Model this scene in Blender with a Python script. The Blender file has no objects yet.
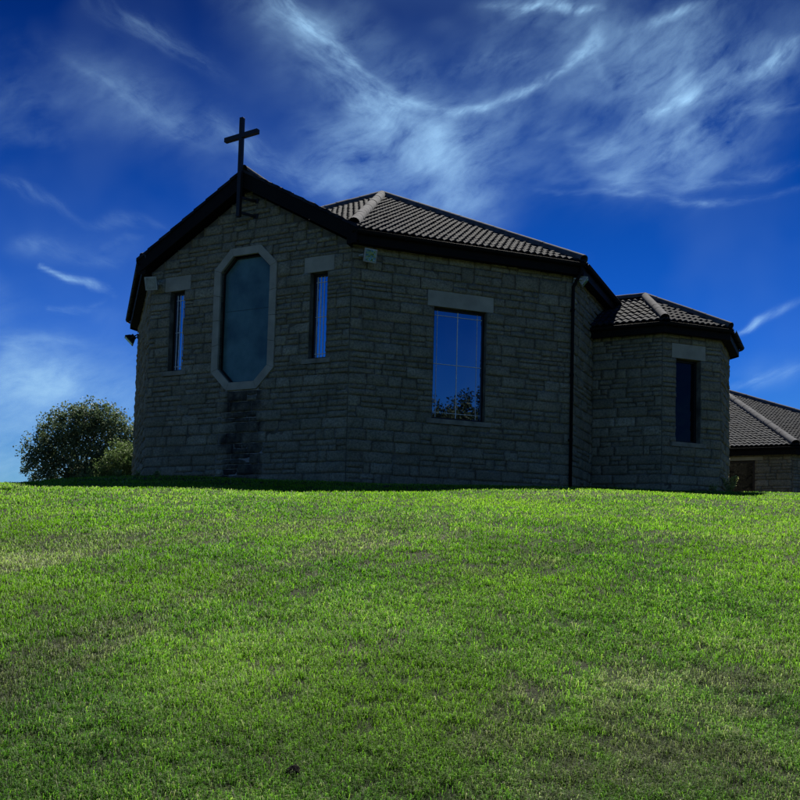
import bpy, bmesh, math, random
import numpy as np
from mathutils import Vector, Matrix, noise as mnoise
R=math.radians
random.seed(7); rng=np.random.default_rng(7)
scn=bpy.context.scene; COL=scn.collection

# ------------------------------------------------------------------ helpers
def link(o,parent=None):
    COL.objects.link(o)
    if parent is not None:
        bpy.context.view_layer.update()
        o.parent=parent; o.matrix_parent_inverse=parent.matrix_world.inverted()
    return o
def empty(name,loc,label,cat,group=None):
    o=bpy.data.objects.new(name,None); o.location=loc; o.empty_display_size=.3
    COL.objects.link(o); tag(o,label,cat,group); return o
def tag(o,label=None,cat=None,group=None,kind=None):
    if label: o['label']=label
    if cat: o['category']=cat
    if group: o['group']=group
    if kind: o['kind']=kind
    return o
class MB:
    def __init__(s): s.v=[]; s.f=[]; s.a=[]; s.cur=.5
    def quad(s,pts):
        b=len(s.v); s.v+= [tuple(p) for p in pts]; s.a+=[s.cur]*len(pts); s.f.append(tuple(range(b,b+len(pts))))
    def grid(s,P):              # P[i][j] points
        b=len(s.v); n=len(P); m=len(P[0])
        for r in P:
            s.v+=[tuple(p) for p in r]; s.a+=[s.cur]*m
        for i in range(n-1):
            for j in range(m-1):
                s.f.append((b+i*m+j,b+i*m+j+1,b+(i+1)*m+j+1,b+(i+1)*m+j))
    def box8(s,p):              # 8 corners: bottom 0-3 ccw, top 4-7
        b=len(s.v); s.v+=[tuple(q) for q in p]; s.a+=[s.cur]*8
        for f in ((0,3,2,1),(4,5,6,7),(0,1,5,4),(1,2,6,5),(2,3,7,6),(3,0,4,7)): s.f.append(tuple(b+i for i in f))
    def bar(s,a,b,w,h,up=(0,0,1)):   # rectangular bar
        a=Vector(a);b=Vector(b);d=(b-a).normalized(); up=Vector(up)
        x=d.cross(up)
        if x.length<1e-4: x=d.cross(Vector((0,1,0)))
        x.normalize(); y=x.cross(d).normalized()
        c=[(-x*w-y*h)/2,(x*w-y*h)/2,(x*w+y*h)/2,(-x*w+y*h)/2]
        s.box8([a+q for q in c]+[b+q for q in c])
    def tube(s,pts,rad,n=10,caps=True):
        pts=[Vector(p) for p in pts]
        if not isinstance(rad,(list,tuple)): rad=[rad]*len(pts)
        b=len(s.v)
        t0=(pts[1]-pts[0]).normalized(); x=t0.cross(Vector((.13,.2,1)))
        if x.length<1e-3: x=t0.cross(Vector((0,1,0)))
        x.normalize()
        for i,p in enumerate(pts):
            t=(pts[min(i+1,len(pts)-1)]-pts[max(i-1,0)]).normalized()
            x=(x-t*x.dot(t)).normalized(); y=t.cross(x)
            for k in range(n):
                a=2*math.pi*k/n
                s.v.append(tuple(p+(x*math.cos(a)+y*math.sin(a))*rad[i])); s.a.append(s.cur)
        for i in range(len(pts)-1):
            for k in range(n):
                s.f.append((b+i*n+k,b+i*n+(k+1)%n,b+(i+1)*n+(k+1)%n,b+(i+1)*n+k))
        if caps:
            s.f.append(tuple(b+k for k in range(n))[::-1]); e=b+(len(pts)-1)*n
            s.f.append(tuple(e+k for k in range(n)))
    def build(s,name,mat,parent=None,smooth=False,bevel=0,label=None):
        me=bpy.data.meshes.new(name); me.from_pydata(s.v,[],s.f); me.update()
        at=me.attributes.new('tint','FLOAT','POINT'); at.data.foreach_set('value',s.a)
        if bevel:
            bm=bmesh.new(); bm.from_mesh(me)
            bmesh.ops.recalc_face_normals(bm,faces=bm.faces)
            bmesh.ops.bevel(bm,geom=bm.edges[:],offset=bevel,segments=2,affect='EDGES',profile=.6)
            bm.to_mesh(me); bm.free()
        if smooth: me.polygons.foreach_set('use_smooth',[True]*len(me.polygons))
        me.materials.append(mat)
        o=bpy.data.objects.new(name,me); link(o,parent)
        if label: o['label']=label
        return o

# ------------------------------------------------------------------ materials
def newmat(name):
    m=bpy.data.materials.new(name); m.use_nodes=True; nt=m.node_tree
    for n in list(nt.nodes): nt.nodes.remove(n)
    out=nt.nodes.new('ShaderNodeOutputMaterial'); return m,nt,out
def N(nt,t,**k):
    n=nt.nodes.new(t)
    for a,b in k.items():
        if a=='ins':
            for i,v in b.items():
                if hasattr(v,'is_output'): nt.links.new(v,n.inputs[i])
                else: n.inputs[i].default_value=v
        else: setattr(n,a,b)
    return n
def ramp(nt,fac,stops):
    r=N(nt,'ShaderNodeValToRGB'); nt.links.new(fac,r.inputs[0])
    e=r.color_ramp.elements
    while len(e)<len(stops): e.new(.5)
    for q,(p,c) in zip(e,stops): q.position=p; q.color=(*c,1) if len(c)==3 else c
    return r.outputs[0]
def mixc(nt,fac,a,b,mode='MIX'):
    n=N(nt,'ShaderNodeMix',data_type='RGBA',blend_type=mode)
    for i,v in ((0,fac),(6,a),(7,b)):
        if hasattr(v,'is_output'): nt.links.new(v,n.inputs[i])
        elif i==0: n.inputs[0].default_value=v
        else: n.inputs[i].default_value=(*v,1)
    return n.outputs[2]
def M(nt,op,a,b=0,c=0,clamp=False):
    n=N(nt,'ShaderNodeMath',operation=op); n.use_clamp=clamp
    for i,v in enumerate((a,b,c)):
        if hasattr(v,'is_output'): nt.links.new(v,n.inputs[i])
        else: n.inputs[i].default_value=v
    return n.outputs[0]
def noisetex(nt,vec,scale,detail=4,rough=.55,dist=0,dim='3D'):
    n=N(nt,'ShaderNodeTexNoise',noise_dimensions=dim)
    n.inputs['Scale'].default_value=scale; n.inputs['Detail'].default_value=detail
    n.inputs['Roughness'].default_value=rough; n.inputs['Distortion'].default_value=dist
    if vec is not None: nt.links.new(vec,n.inputs['Vector'])
    return n.outputs['Fac']
def principled(nt,out,base,rough,bump=None,bstr=.3,bdist=.01,spec=.3,metal=0):
    p=N(nt,'ShaderNodeBsdfPrincipled')
    for k,v in (('Base Color',base),('Roughness',rough)):
        if hasattr(v,'is_output'): nt.links.new(v,p.inputs[k])
        else: p.inputs[k].default_value=(*v,1) if k=='Base Color' else v
    p.inputs['Specular IOR Level'].default_value=spec; p.inputs['Metallic'].default_value=metal
    if bump is not None:
        b=N(nt,'ShaderNodeBump'); b.inputs['Strength'].default_value=bstr; b.inputs['Distance'].default_value=bdist
        nt.links.new(bump,b.inputs['Height']); nt.links.new(b.outputs[0],p.inputs['Normal'])
    nt.links.new(p.outputs[0],out.inputs[0]); return p
def coords(nt): return N(nt,'ShaderNodeNewGeometry').outputs['Position']
def tint(nt): return N(nt,'ShaderNodeAttribute',attribute_name='tint').outputs['Fac']
def simple(name,c,rough=.6,var=.25,scale=8,spec=.3,metal=0,bstr=.15):
    m,nt,out=newmat(name); P=coords(nt); n=noisetex(nt,P,scale,5)
    base=ramp(nt,n,[(.3,tuple(x*(1-var) for x in c)),(.7,tuple(x*(1+var) for x in c))])
    principled(nt,out,base,rough,noisetex(nt,P,scale*6,3),bstr,.004,spec,metal); return m

# geometry constants (metres; the camera's eye is the origin)
th=.331
def dirv(a): return Vector((math.cos(a),math.sin(a)))
D=[dirv(th-math.pi/4+k*math.pi/4) for k in range(8)]    # walking direction of each octagon side
C0=Vector((-1.084,18.0)); S=[5.062,4.971,5.02,5.02]*2
CL=C0-D[0]*S[0]
corn=[CL]
for k in range(7): corn.append(corn[-1]+D[k]*S[k])
CR=corn[2]
ZS,ZE,ZAP=6.43,6.65,10.07
ctr=sum(corn,Vector((0,0)))/8
def nrm(d): return Vector((d.y,-d.x))
Lp=CR+D[2]*1.595
A1=Lp+D[0]*1.583; A2=A1+D[1]*1.563

def make_stone(stain=False):
    m,nt,out=newmat('coursed_sandstone'+('_stained' if stain else '')); P=coords(nt); t=tint(nt)
    base=ramp(nt,t,[(0,(.26,.225,.15)),(.35,(.34,.30,.20)),(.7,(.41,.37,.255)),(1,(.50,.46,.33))])
    n1=noisetex(nt,P,2.2,5,.6); n2=noisetex(nt,P,26,6,.7)
    base=mixc(nt,ramp(nt,n1,[(.42,(0,0,0)),(.68,(.7,.7,.7))]),base,(.20,.195,.13))
    base=mixc(nt,ramp(nt,n2,[(.35,(.75,.75,.75)),(.6,(0,0,0))]),base,(.09,.085,.06))
    n3=noisetex(nt,P,60,3,.6)
    base=mixc(nt,ramp(nt,n3,[(.6,(0,0,0)),(.72,(.5,.5,.5))]),base,(.36,.34,.28))
    if stain:  # water staining below the tall window: run-off with a shape of its own
        mid=CL+D[0]*2.531
        sep=N(nt,'ShaderNodeSeparateXYZ',ins={0:P})
        u=M(nt,'ADD',M(nt,'MULTIPLY',M(nt,'SUBTRACT',sep.outputs[0],mid.x),D[0].x),M(nt,'MULTIPLY',M(nt,'SUBTRACT',sep.outputs[1],mid.y),D[0].y))
        u=M(nt,'ADD',u,M(nt,'MULTIPLY',M(nt,'SUBTRACT',noisetex(nt,P,3.5,4),.5),.55))
        mu=M(nt,'SUBTRACT',1,M(nt,'SMOOTH_MAX',0,M(nt,'MULTIPLY',M(nt,'SUBTRACT',M(nt,'ABSOLUTE',M(nt,'SUBTRACT',u,.03)),.40),6),.1),clamp=True)
        z=sep.outputs[2]
        mz=M(nt,'MULTIPLY',M(nt,'SUBTRACT',3.72,z),9,clamp=True)
        st=M(nt,'MULTIPLY',M(nt,'MULTIPLY',mu,mz),ramp(nt,noisetex(nt,P,5,4),[(.3,(.35,.35,.35)),(.58,(.84,.84,.84))]))
        st=M(nt,'MULTIPLY',st,M(nt,'SUBTRACT',1.45,M(nt,'MULTIPLY',t,.9)),clamp=True)
        base=mixc(nt,st,base,(.034,.034,.031))
    bump=M(nt,'ADD',noisetex(nt,P,14,7,.65),M(nt,'MULTIPLY',noisetex(nt,P,70,3),.35))
    principled(nt,out,base,.93,bump,.9,.022,.15); return m
stone=make_stone(); stoneS=make_stone(True)
def make_mortar():
    m,nt,out=newmat('mortar'); P=coords(nt)
    mid=CL+D[0]*2.531; sep=N(nt,'ShaderNodeSeparateXYZ',ins={0:P})
    u=M(nt,'ADD',M(nt,'MULTIPLY',M(nt,'SUBTRACT',sep.outputs[0],mid.x),D[0].x),M(nt,'MULTIPLY',M(nt,'SUBTRACT',sep.outputs[1],mid.y),D[0].y))
    dq=M(nt,'ABSOLUTE',M(nt,'SUBTRACT',M(nt,'ADD',M(nt,'MULTIPLY',M(nt,'SUBTRACT',sep.outputs[0],mid.x),D[0].y),0),M(nt,'MULTIPLY',M(nt,'SUBTRACT',sep.outputs[1],mid.y),D[0].x)))
    eff=M(nt,'MULTIPLY',M(nt,'MULTIPLY',M(nt,'LESS_THAN',M(nt,'ABSOLUTE',u),.62),M(nt,'LESS_THAN',dq,.3)),M(nt,'MULTIPLY',M(nt,'LESS_THAN',sep.outputs[2],3.7),.85))
    base=ramp(nt,noisetex(nt,P,3,6,.65),[(.3,(.07,.063,.048)),(.5,(.14,.13,.10)),(.75,(.28,.26,.21))])
    base=mixc(nt,M(nt,'MULTIPLY',eff,ramp(nt,noisetex(nt,P,4,3),[(.4,(.2,.2,.2)),(.6,(1,1,1))])),base,(.42,.42,.40))
    principled(nt,out,base,.95,noisetex(nt,P,60,4),.5,.005,.1); return m
mortar=make_mortar()
dressed=simple('dressed_stone',(.40,.375,.29),.9,.18,3.5,.15,0,.4)
dressed_dark=simple('weathered_sill_stone',(.27,.25,.19),.9,.35,5,.15,0,.4)
black=simple('black_painted_timber',(.007,.006,.005),.7,.3,6,.15)
blackpvc=simple('black_gutter_plastic',(.008,.008,.009),.75,.2,9,.15)
iron=simple('dark_painted_steel',(.016,.015,.014),.5,.3,12,.4)
frame_m=simple('dark_window_frame',(.014,.011,.010),.4,.3,9,.35)
lead=simple('pale_glazing_bar',(.80,.84,.86),.5,.15,20,.4)
lamp_grey=simple('pale_grey_lamp_housing',(.42,.44,.40),.5,.2,18,.4)
lamp_dark=simple('dark_lamp_housing',(.02,.02,.02),.5,.2,18,.4)
def make_tile():
    m,nt,out=newmat('grey_concrete_pantile'); P=coords(nt); t=tint(nt)
    base=ramp(nt,t,[(0,(.009,.013,.020)),(.5,(.018,.023,.034)),(1,(.038,.044,.056))])
    base=mixc(nt,ramp(nt,noisetex(nt,P,9,5,.7),[(.5,(0,0,0)),(.72,(.6,.6,.6))]),base,(.07,.072,.072))
    base=mixc(nt,ramp(nt,noisetex(nt,P,1.3,4,.6),[(.45,(0,0,0)),(.7,(.5,.5,.5))]),base,(.018,.020,.022))
    principled(nt,out,base,.92,noisetex(nt,P,90,3),.4,.004,.08); return m
tile=make_tile()
hipm=simple('mortared_hip_tile',(.105,.108,.118),.95,.35,7,.05,0,.5)
def make_glass(name,fac,back,rough=.02,wav=.02,wsc=1.5,tintc=(.8,.9,1)):
    m,nt,out=newmat(name); P=coords(nt)
    g=N(nt,'ShaderNodeBsdfGlossy'); g.inputs['Roughness'].default_value=rough; g.inputs['Color'].default_value=(*tintc,1)
    b=N(nt,'ShaderNodeBump'); b.inputs['Strength'].default_value=1; b.inputs['Distance'].default_value=wav
    nt.links.new(noisetex(nt,P,wsc,2),b.inputs['Height']); nt.links.new(b.outputs[0],g.inputs['Normal'])
    d=N(nt,'ShaderNodeBsdfDiffuse')
    bc=ramp(nt,noisetex(nt,P,1.8,5,.6),[(.3,tuple(x*.55 for x in back)),(.7,tuple(x*1.4 for x in back))])
    nt.links.new(bc,d.inputs['Color'])
    fr=N(nt,'ShaderNodeLayerWeight'); fr.inputs[0].default_value=.35
    f=M(nt,'ADD',M(nt,'MULTIPLY',fr.outputs['Fresnel'],.4),fac,clamp=True)
    mx=N(nt,'ShaderNodeMixShader'); nt.links.new(f,mx.inputs[0]); nt.links.new(d.outputs[0],mx.inputs[1]); nt.links.new(g.outputs[0],mx.inputs[2])
    nt.links.new(mx.outputs[0],out.inputs[0]); return m
glass=make_glass('dark_reflecting_glass',.36,(.01,.012,.015),.01,.0012,1.2)
glass_slit=make_glass('blue_reflecting_glass',.72,(.02,.03,.05),.02,.004,1.2)
glass_dim=make_glass('dim_glass',.0,(.006,.006,.007),.03,.01,2)
glass_oct=make_glass('clouded_protective_sheet',.03,(.085,.16,.145),.35,.01,2,(.6,.9,1))
lampglass=make_glass('lamp_glass',.25,(.10,.22,.07),.1,.08,12,(.8,1,.85))  # green reflection painted into the backing colour

# ------------------------------------------------------------------ camera
f_px,cy,pitch,roll=926.36,513.6,.060,.0265
cam=bpy.data.cameras.new('camera'); co=bpy.data.objects.new('camera',cam); COL.objects.link(co)
cam.sensor_width=36; cam.sensor_fit='HORIZONTAL'; cam.lens=36*f_px/800; cam.shift_y=(cy-400)/800
cam.clip_start=.1; cam.clip_end=3000
co.matrix_world=Matrix.Rotation(math.pi/2+pitch,4,'X')@Matrix.Rotation(roll,4,'Z')
scn.camera=co

# ------------------------------------------------------------------ ground
def sstep(a,b,x):
    t=np.clip((x-a)/(b-a),0,1); return t*t*(3-2*t)
def ground(x,y):
    x=np.asarray(x,float); y=np.asarray(y,float)
    yc=np.clip(y,-1,60)
    z=-1.6+4.815*(1-np.exp(-yc/16))
    flat=1.93
    w=sstep(18.5,23.5,y); z=z*(1-w)+flat*w
    # falls away behind the camera
    z=z-np.clip(-1-y,0,40)*.12
    # shoulder of the hill falls to the left
    z=z-.55*sstep(-5.6,-11.5,x)*sstep(6,20,y)-1.2*sstep(-12,-40,x)
    z=z-.10*sstep(-2,-7,x)*sstep(5,13,y)*(1-sstep(15,20,y))
    # gentle unevenness
    z=z+.035*np.sin(x*.7+y*.35+1)*np.sin(y*.55-x*.2)+.012*np.sin(x*2.1+1.3)*np.sin(y*1.7+x*.4)
    far=sstep(60,300,np.hypot(x,y-20)); z=z*(1-far)+(-6)*far
    return z
def gz(x,y): return float(ground(x,y))

def lawn_nodes(nt,P,blade):
    """mown lawn: green with arcs of thin dry thatch; returns (color)"""
    sep=N(nt,'ShaderNodeSeparateXYZ',ins={0:P}); X,Y=sep.outputs[0],sep.outputs[1]
    # mower passes: arcs about a point far to the right
    dx=M(nt,'SUBTRACT',X,14); dy=M(nt,'SUBTRACT',Y,-9)
    r=M(nt,'SQRT',M(nt,'ADD',M(nt,'MULTIPLY',dx,dx),M(nt,'MULTIPLY',dy,dy)))
    a=M(nt,'ARCTAN2',dy,dx)
    cmb=N(nt,'ShaderNodeCombineXYZ',ins={0:M(nt,'MULTIPLY',r,1.0),1:M(nt,'MULTIPLY',a,2.6),2:0.})
    streak=noisetex(nt,cmb.outputs[0],1.25,5,.62,.25)
    big=noisetex(nt,P,.33,3,.5)
    fine=noisetex(nt,P,5.5,4,.6)
    dry=M(nt,'ADD',M(nt,'MULTIPLY',streak,.75),M(nt,'ADD',M(nt,'MULTIPLY',fine,.22),M(nt,'MULTIPLY',big,.2)))
    return dry,streak,big,fine
def make_soil():
    m,nt,out=newmat('lawn_thatch'); P=coords(nt)
    dry,streak,big,fine=lawn_nodes(nt,P,False)
    f=M(nt,'ADD',dry,M(nt,'MULTIPLY',M(nt,'SUBTRACT',noisetex(nt,P,45,3,.7),.5),.35))
    base=ramp(nt,f,[(.52,(.014,.026,.007)),(.64,(.035,.038,.022)),(.76,(.10,.092,.072))])
    principled(nt,out,base,.95,noisetex(nt,P,60,4,.7),.8,.02,.1); return m
def make_blade(name='grass_blades'):
    m,nt,out=newmat(name); P=coords(nt); t=tint(nt)
    dry=N(nt,'ShaderNodeAttribute',attribute_name='dry').outputs['Fac']
    green=ramp(nt,t,[(0,(.014,.045,.006)),(.35,(.060,.200,.008)),(.68,(.15,.35,.008)),(1,(.42,.55,.12))])
    big=noisetex(nt,P,.45,3,.5)
    green=mixc(nt,ramp(nt,big,[(.4,(0,0,0)),(.62,(.55,.55,.55))]),green,(.17,.33,.006))
    straw=ramp(nt,t,[(0,(.035,.035,.03)),(.4,(.17,.165,.125)),(1,(.60,.58,.47))])
    c=mixc(nt,dry,green,straw)
    d=N(nt,'ShaderNodeBsdfPrincipled'); d.inputs['Roughness'].default_value=.6; d.inputs['Specular IOR Level'].default_value=.10
    nt.links.new(c,d.inputs['Base Color'])
    tr=N(nt,'ShaderNodeBsdfTranslucent'); nt.links.new(mixc(nt,.8,c,(1.35,1.7,.6),'MULTIPLY'),tr.inputs['Color'])
    mx=N(nt,'ShaderNodeMixShader',ins={0:.42,1:d.outputs[0],2:tr.outputs[0]})
    nt.links.new(mx.outputs[0],out.inputs[0]); return m
soil=make_soil(); blade_m=make_blade()

def terrain():
    xs=np.concatenate([-np.geomspace(900,16,26),np.linspace(-15,20,141),np.geomspace(21,900,26)])
    ys=np.concatenate([-np.geomspace(900,4,24),np.linspace(-3,34,186),np.geomspace(35,1400,30)])
    X,Y=np.meshgrid(xs,ys); Z=ground(X,Y)
    v=np.stack([X.ravel(),Y.ravel(),Z.ravel()],1); n,m=X.shape
    idx=np.arange(n*m).reshape(n,m)
    f=np.stack([idx[:-1,:-1],idx[:-1,1:],idx[1:,1:],idx[1:,:-1]],-1).reshape(-1,4)
    me=bpy.data.meshes.new('ground'); me.from_pydata(v.tolist(),[],f.tolist())
    me.polygons.foreach_set('use_smooth',[True]*len(me.polygons)); me.materials.append(soil)
    o=bpy.data.objects.new('ground',me); link(o); tag(o,kind='structure')
terrain()

# noise helpers in numpy for the blade scatter (value noise)
_tab=rng.random((256,256))
def vnoise(x,y):
    xi=np.floor(x).astype(int); yi=np.floor(y).astype(int); fx=x-xi; fy=y-yi
    fx=fx*fx*(3-2*fx); fy=fy*fy*(3-2*fy)
    g=lambda a,b:_tab[a%256,b%256]
    return (g(xi,yi)*(1-fx)+g(xi+1,yi)*fx)*(1-fy)+(g(xi,yi+1)*(1-fx)+g(xi+1,yi+1)*fx)*fy
def fbm(x,y,o=4):
    s=0;a=.5;t=0
    for k in range(o): s=s+a*vnoise(x*2**k+17*k,y*2**k+9*k); t+=a; a*=.55
    return s/t
def dryness(x,y):
    # mower passes: the left half sweeps up to the right, the right half runs nearly across
    r=np.hypot(x-6,y-2.5); a=np.arctan2(y-2.5,x-6)
    s1=fbm(r*2.3,a*2.6+3,4)
    s2=fbm(y*2.1+x*.16+40,x*.34+11,4)
    w=sstep(-.5,3.0,x); s=s1*(1-w)+s2*w
    near=sstep(9,3.5,y)
    d=(s-.55)*6.0+(fbm(x*4+5,y*4,3)-.5)*2.0+(fbm(x*.7+50,y*.7+3,2)-.5)*1.2+near*.26
    return np.clip(d,0,1)*np.clip(1.1-sstep(5.5,9.5,y)*.72,0,1)
def blades():
    # sample by depth with density ~ 1/d^2, width grows with distance
    def sample(n,y0,y1):
        t=rng.random(n); y=1/(1/y0+(1/y1-1/y0)*t)           # pdf ~ 1/y^2
        return y
    n=1750000; y0,y1=2.4,24.0
    y=1/np.power((1/y0**1.05)+((1/y1**1.05)-(1/y0**1.05))*rng.random(n),1/1.05)
    x=(rng.random(n)*2-1)*(.50*y+1.0)
    # clustering into tufts
    keep=rng.random(n)<np.clip(2.6*(fbm(x*17,y*17,3)-.20),.2,1)*np.clip(2.6*(fbm(x*5,y*5,2)-.10),.4,1)
    x=x[keep];y=y[keep]
    # not inside the buildings
    P=np.stack([x,y],1); ins=np.ones(len(x),bool)
    for k in range(8):
        c=corn[k]; nn=nrm(D[k]); ins&=((P[:,0]-c.x)*nn.x+(P[:,1]-c.y)*nn.y)<.0
    a=((P[:,0]-A1.x)*D[1].y*1-(P[:,1]-A1.y)*D[1].x)<0
    b=((P[:,0]-A1.x)*nrm(D[0]).x+(P[:,1]-A1.y)*nrm(D[0]).y)<0
    c_=((P[:,0]-A2.x)*nrm(D[2]).x+(P[:,1]-A2.y)*nrm(D[2]).y)<0
    k=~ins&~(a&b&c_&(x>3))
    x=x[k];y=y[k]; n=len(x)
    z=ground(x,y)
    dry=dryness(x,y); isdry=rng.random(n)<(.05+.09*sstep(7,4,y)+dry*.6)*np.clip(1.3-y/10,.18,1)
    sc=np.clip(y/5.0,.7,3.0)
    h=(.011+.017*rng.random(n)+.014*fbm(x*3,y*3,2))*np.clip(sc,.8,1.0)*(1-.15*sstep(5,8,y))
    h=h*(1-.35*dry)*(.55+.9*fbm(x*6+9,y*6,2))
    edge=np.full(n,9.)
    for kk in range(8):
        c=corn[kk]; e2=corn[(kk+1)%8]; L_=(e2-c).length; tt=np.clip(((x-c.x)*D[kk].x+(y-c.y)*D[kk].y),0,L_)
        edge=np.minimum(edge,np.hypot(x-c.x-D[kk].x*tt,y-c.y-D[kk].y*tt))
    h=h*(1+1.6*(edge<.22)*rng.random(n))
    w=(.0018+.0017*rng.random(n))*np.clip(y/4.2,.7,3.7)*np.where(isdry,.75,1)
    az=rng.random(n)*2*np.pi
    az=np.where(rng.random(n)<.55,rng.normal(0,.5,n)+np.pi*(rng.random(n)<.5)-.25,az)
    flat_=rng.random(n)<.66
    lean=np.where(isdry|flat_,1.0+.5*rng.random(n),.25+1.0*rng.random(n))     # radians from vertical
    h=np.where(isdry,h*1.6,np.where(flat_,h*1.25,h))
    dx=np.cos(az);dy=np.sin(az)
    px=-dy;py=dx                       # width direction
    rot=(rng.random(n)-.5)*1.2; px,py=px*np.cos(rot)-py*np.sin(rot),px*np.sin(rot)+py*np.cos(rot)
    b0=np.stack([x,y,z-.004],1); W=np.stack([px,py,0*px],1)*w[:,None]/2
    l1=lean*.55; mid=b0+np.stack([dx*np.sin(l1),dy*np.sin(l1),np.cos(l1)],1)*(h*.55)[:,None]
    l2=np.minimum(lean*1.5,1.75); tip=mid+np.stack([dx*np.sin(l2),dy*np.sin(l2),np.cos(l2)],1)*(h*.5)[:,None]
    lift=rng.random(n)*.022*(isdry|flat_); mid[:,2]+=lift; tip[:,2]+=lift
    v=np.stack([b0-W,b0+W,mid+W*.85,mid-W*.85,tip],1).reshape(-1,3)
    i=np.arange(n)*5
    me=bpy.data.meshes.new('grass')
    me.vertices.add(n*5); me.vertices.foreach_set('co',v.astype(np.float32).ravel())
    q=np.stack([i,i+1,i+2,i+3],1); t=np.stack([i+3,i+2,i+4],1)
    loops=np.concatenate([q,t],1).ravel()       # per blade 4+3
    me.loops.add(n*7); me.loops.foreach_set('vertex_index',loops.astype(np.int32))
    me.polygons.add(n*2)
    st=np.stack([np.arange(n)*7,np.arange(n)*7+4],1).ravel()
    me.polygons.foreach_set('loop_start',st.astype(np.int32))
    me.update(calc_edges=True); me.validate()
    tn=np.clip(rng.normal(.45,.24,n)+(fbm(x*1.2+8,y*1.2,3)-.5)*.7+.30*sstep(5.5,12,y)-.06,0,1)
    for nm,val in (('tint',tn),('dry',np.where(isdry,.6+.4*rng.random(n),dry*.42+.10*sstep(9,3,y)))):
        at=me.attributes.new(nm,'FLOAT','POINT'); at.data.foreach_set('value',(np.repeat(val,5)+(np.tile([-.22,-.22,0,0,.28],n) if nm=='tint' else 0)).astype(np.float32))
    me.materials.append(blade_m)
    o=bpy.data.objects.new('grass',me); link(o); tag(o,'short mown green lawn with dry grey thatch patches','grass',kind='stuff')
blades()

# ------------------------------------------------------------------ church
church=empty('church_building',(ctr.x,ctr.y,1.9),'octagonal sandstone church with grey pantile roof, front gable and projecting side bay','church')

def core_wall(name,P,d,W,z0,z1,holes,mat,parent,clip=None,thick=.28,top=None,label=None):
    """sheet with holes, thickened inwards. holes: list of loops [(u,z),...]"""
    n=nrm(d); bm=bmesh.new()
    outer=[(0,z0),(W,z0)]+(top if top else [(W,z1),(0,z1)])
    edges=[]
    for loop in [outer]+holes:
        vs=[bm.verts.new((P.x+d.x*u,P.y+d.y*u,z)) for u,z in loop]
        edges+=[bm.edges.new((vs[i],vs[(i+1)%len(vs)])) for i in range(len(vs))]
    bmesh.ops.triangle_fill(bm,use_beauty=True,use_dissolve=False,edges=edges,normal=(n.x,n.y,0))
    fs=[f for f in bm.faces]
    # remove fills that fell inside a hole
    bad=[]
    for f in fs:
        c=f.calc_center_median(); u=(c.x-P.x)*d.x+(c.y-P.y)*d.y; z=c.z
        for h in holes:
            inside=False
            for i in range(len(h)):
                (a,b),(e,g)=h[i],h[(i+1)%len(h)]
                if (b>z)!=(g>z) and u<(e-a)*(z-b)/(g-b)+a: inside=not inside
            if inside: bad.append(f); break
    if bad: bmesh.ops.delete(bm,geom=bad,context='FACES')
    for f in bm.faces:
        if f.normal.dot(Vector((n.x,n.y,0)))<0: f.normal_flip()
    r=bmesh.ops.extrude_face_region(bm,geom=bm.faces[:],use_keep_orig=True)
    for v in [g for g in r['geom'] if isinstance(g,bmesh.types.BMVert)]:
        v.co-=Vector((n.x,n.y,0))*thick
    bmesh.ops.recalc_face_normals(bm,faces=bm.faces)
    me=bpy.data.meshes.new(name); bm.to_mesh(me); bm.free(); me.materials.append(mat)
    at=me.attributes.new('tint','FLOAT','POINT')
    return me

CH=.215; ZB=1.2
def blocks(mb,P,d,W,z0,z1,skip,seed,lim=None,levels=()):
    """rock-faced stones laid in courses; skip(zlo,zhi)->list of (ua,ub) left out; lim(z)->(umin,umax)"""
    n=nrm(d); rnd=random.Random(seed)
    J=.0065
    lv=sorted(set([z0]+[q for q in levels if z0+.05<q<z1-.05]+[z1])); zs_=[]
    for p_,q_ in zip(lv[:-1],lv[1:]):
        nn_=max(1,round((q_-p_)/CH)); zs_+= [(p_+(q_-p_)*i/nn_,p_+(q_-p_)*(i+1)/nn_) for i in range(nn_)]
    for (z,zt) in zs_:
        cuts=skip(z,zt); a0,b0=(0,W) if lim is None else lim(zt)
        segs=[(a0,b0)]
        for (a,b) in cuts:
            ns=[]
            for (s,e) in segs:
                if b<=s or a>=e: ns.append((s,e)); continue
                if a>s: ns.append((s,a))
                if b<e: ns.append((b,e))
            segs=ns
        for (s,e) in segs:
            if e-s<.03: continue
            u=s; first=True
            while u<e-1e-4:
                L=rnd.uniform(.28,.72) if not first else rnd.uniform(.15,.6)
                if rnd.random()<.12: L=rnd.uniform(.14,.24)
                if e-(u+L)<.14: L=e-u
                u2=min(u+L,e); first=False
                rc=lambda: min(1,max(0,rnd.gauss(.5,.17)))
                if zt-z>.15 and rnd.random()<(.45 if z>2.9 else .20):      # two thin stones in place of one
                    w2=min(e-u,L*rnd.uniform(1.0,1.9)); u2=u+w2
                    if e-u2<.14: u2=e
                    hz=z+(zt-z)*rnd.choice([.5,.5,.42,.58])
                    for (q0,q1) in ((z,hz),(hz,zt)):
                        c=u
                        while c<u2-1e-4:
                            l=rnd.uniform(.18,.55)
                            if u2-(c+l)<.12: l=u2-c
                            mb.cur=rc(); stone_block(mb,P,d,n,c+J,c+l-J,q0+J,q1-J,rnd); c+=l
                else:
                    mb.cur=rc(); stone_block(mb,P,d,n,u+J,u2-J,z+J,zt-J,rnd)
                u=u2
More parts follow.
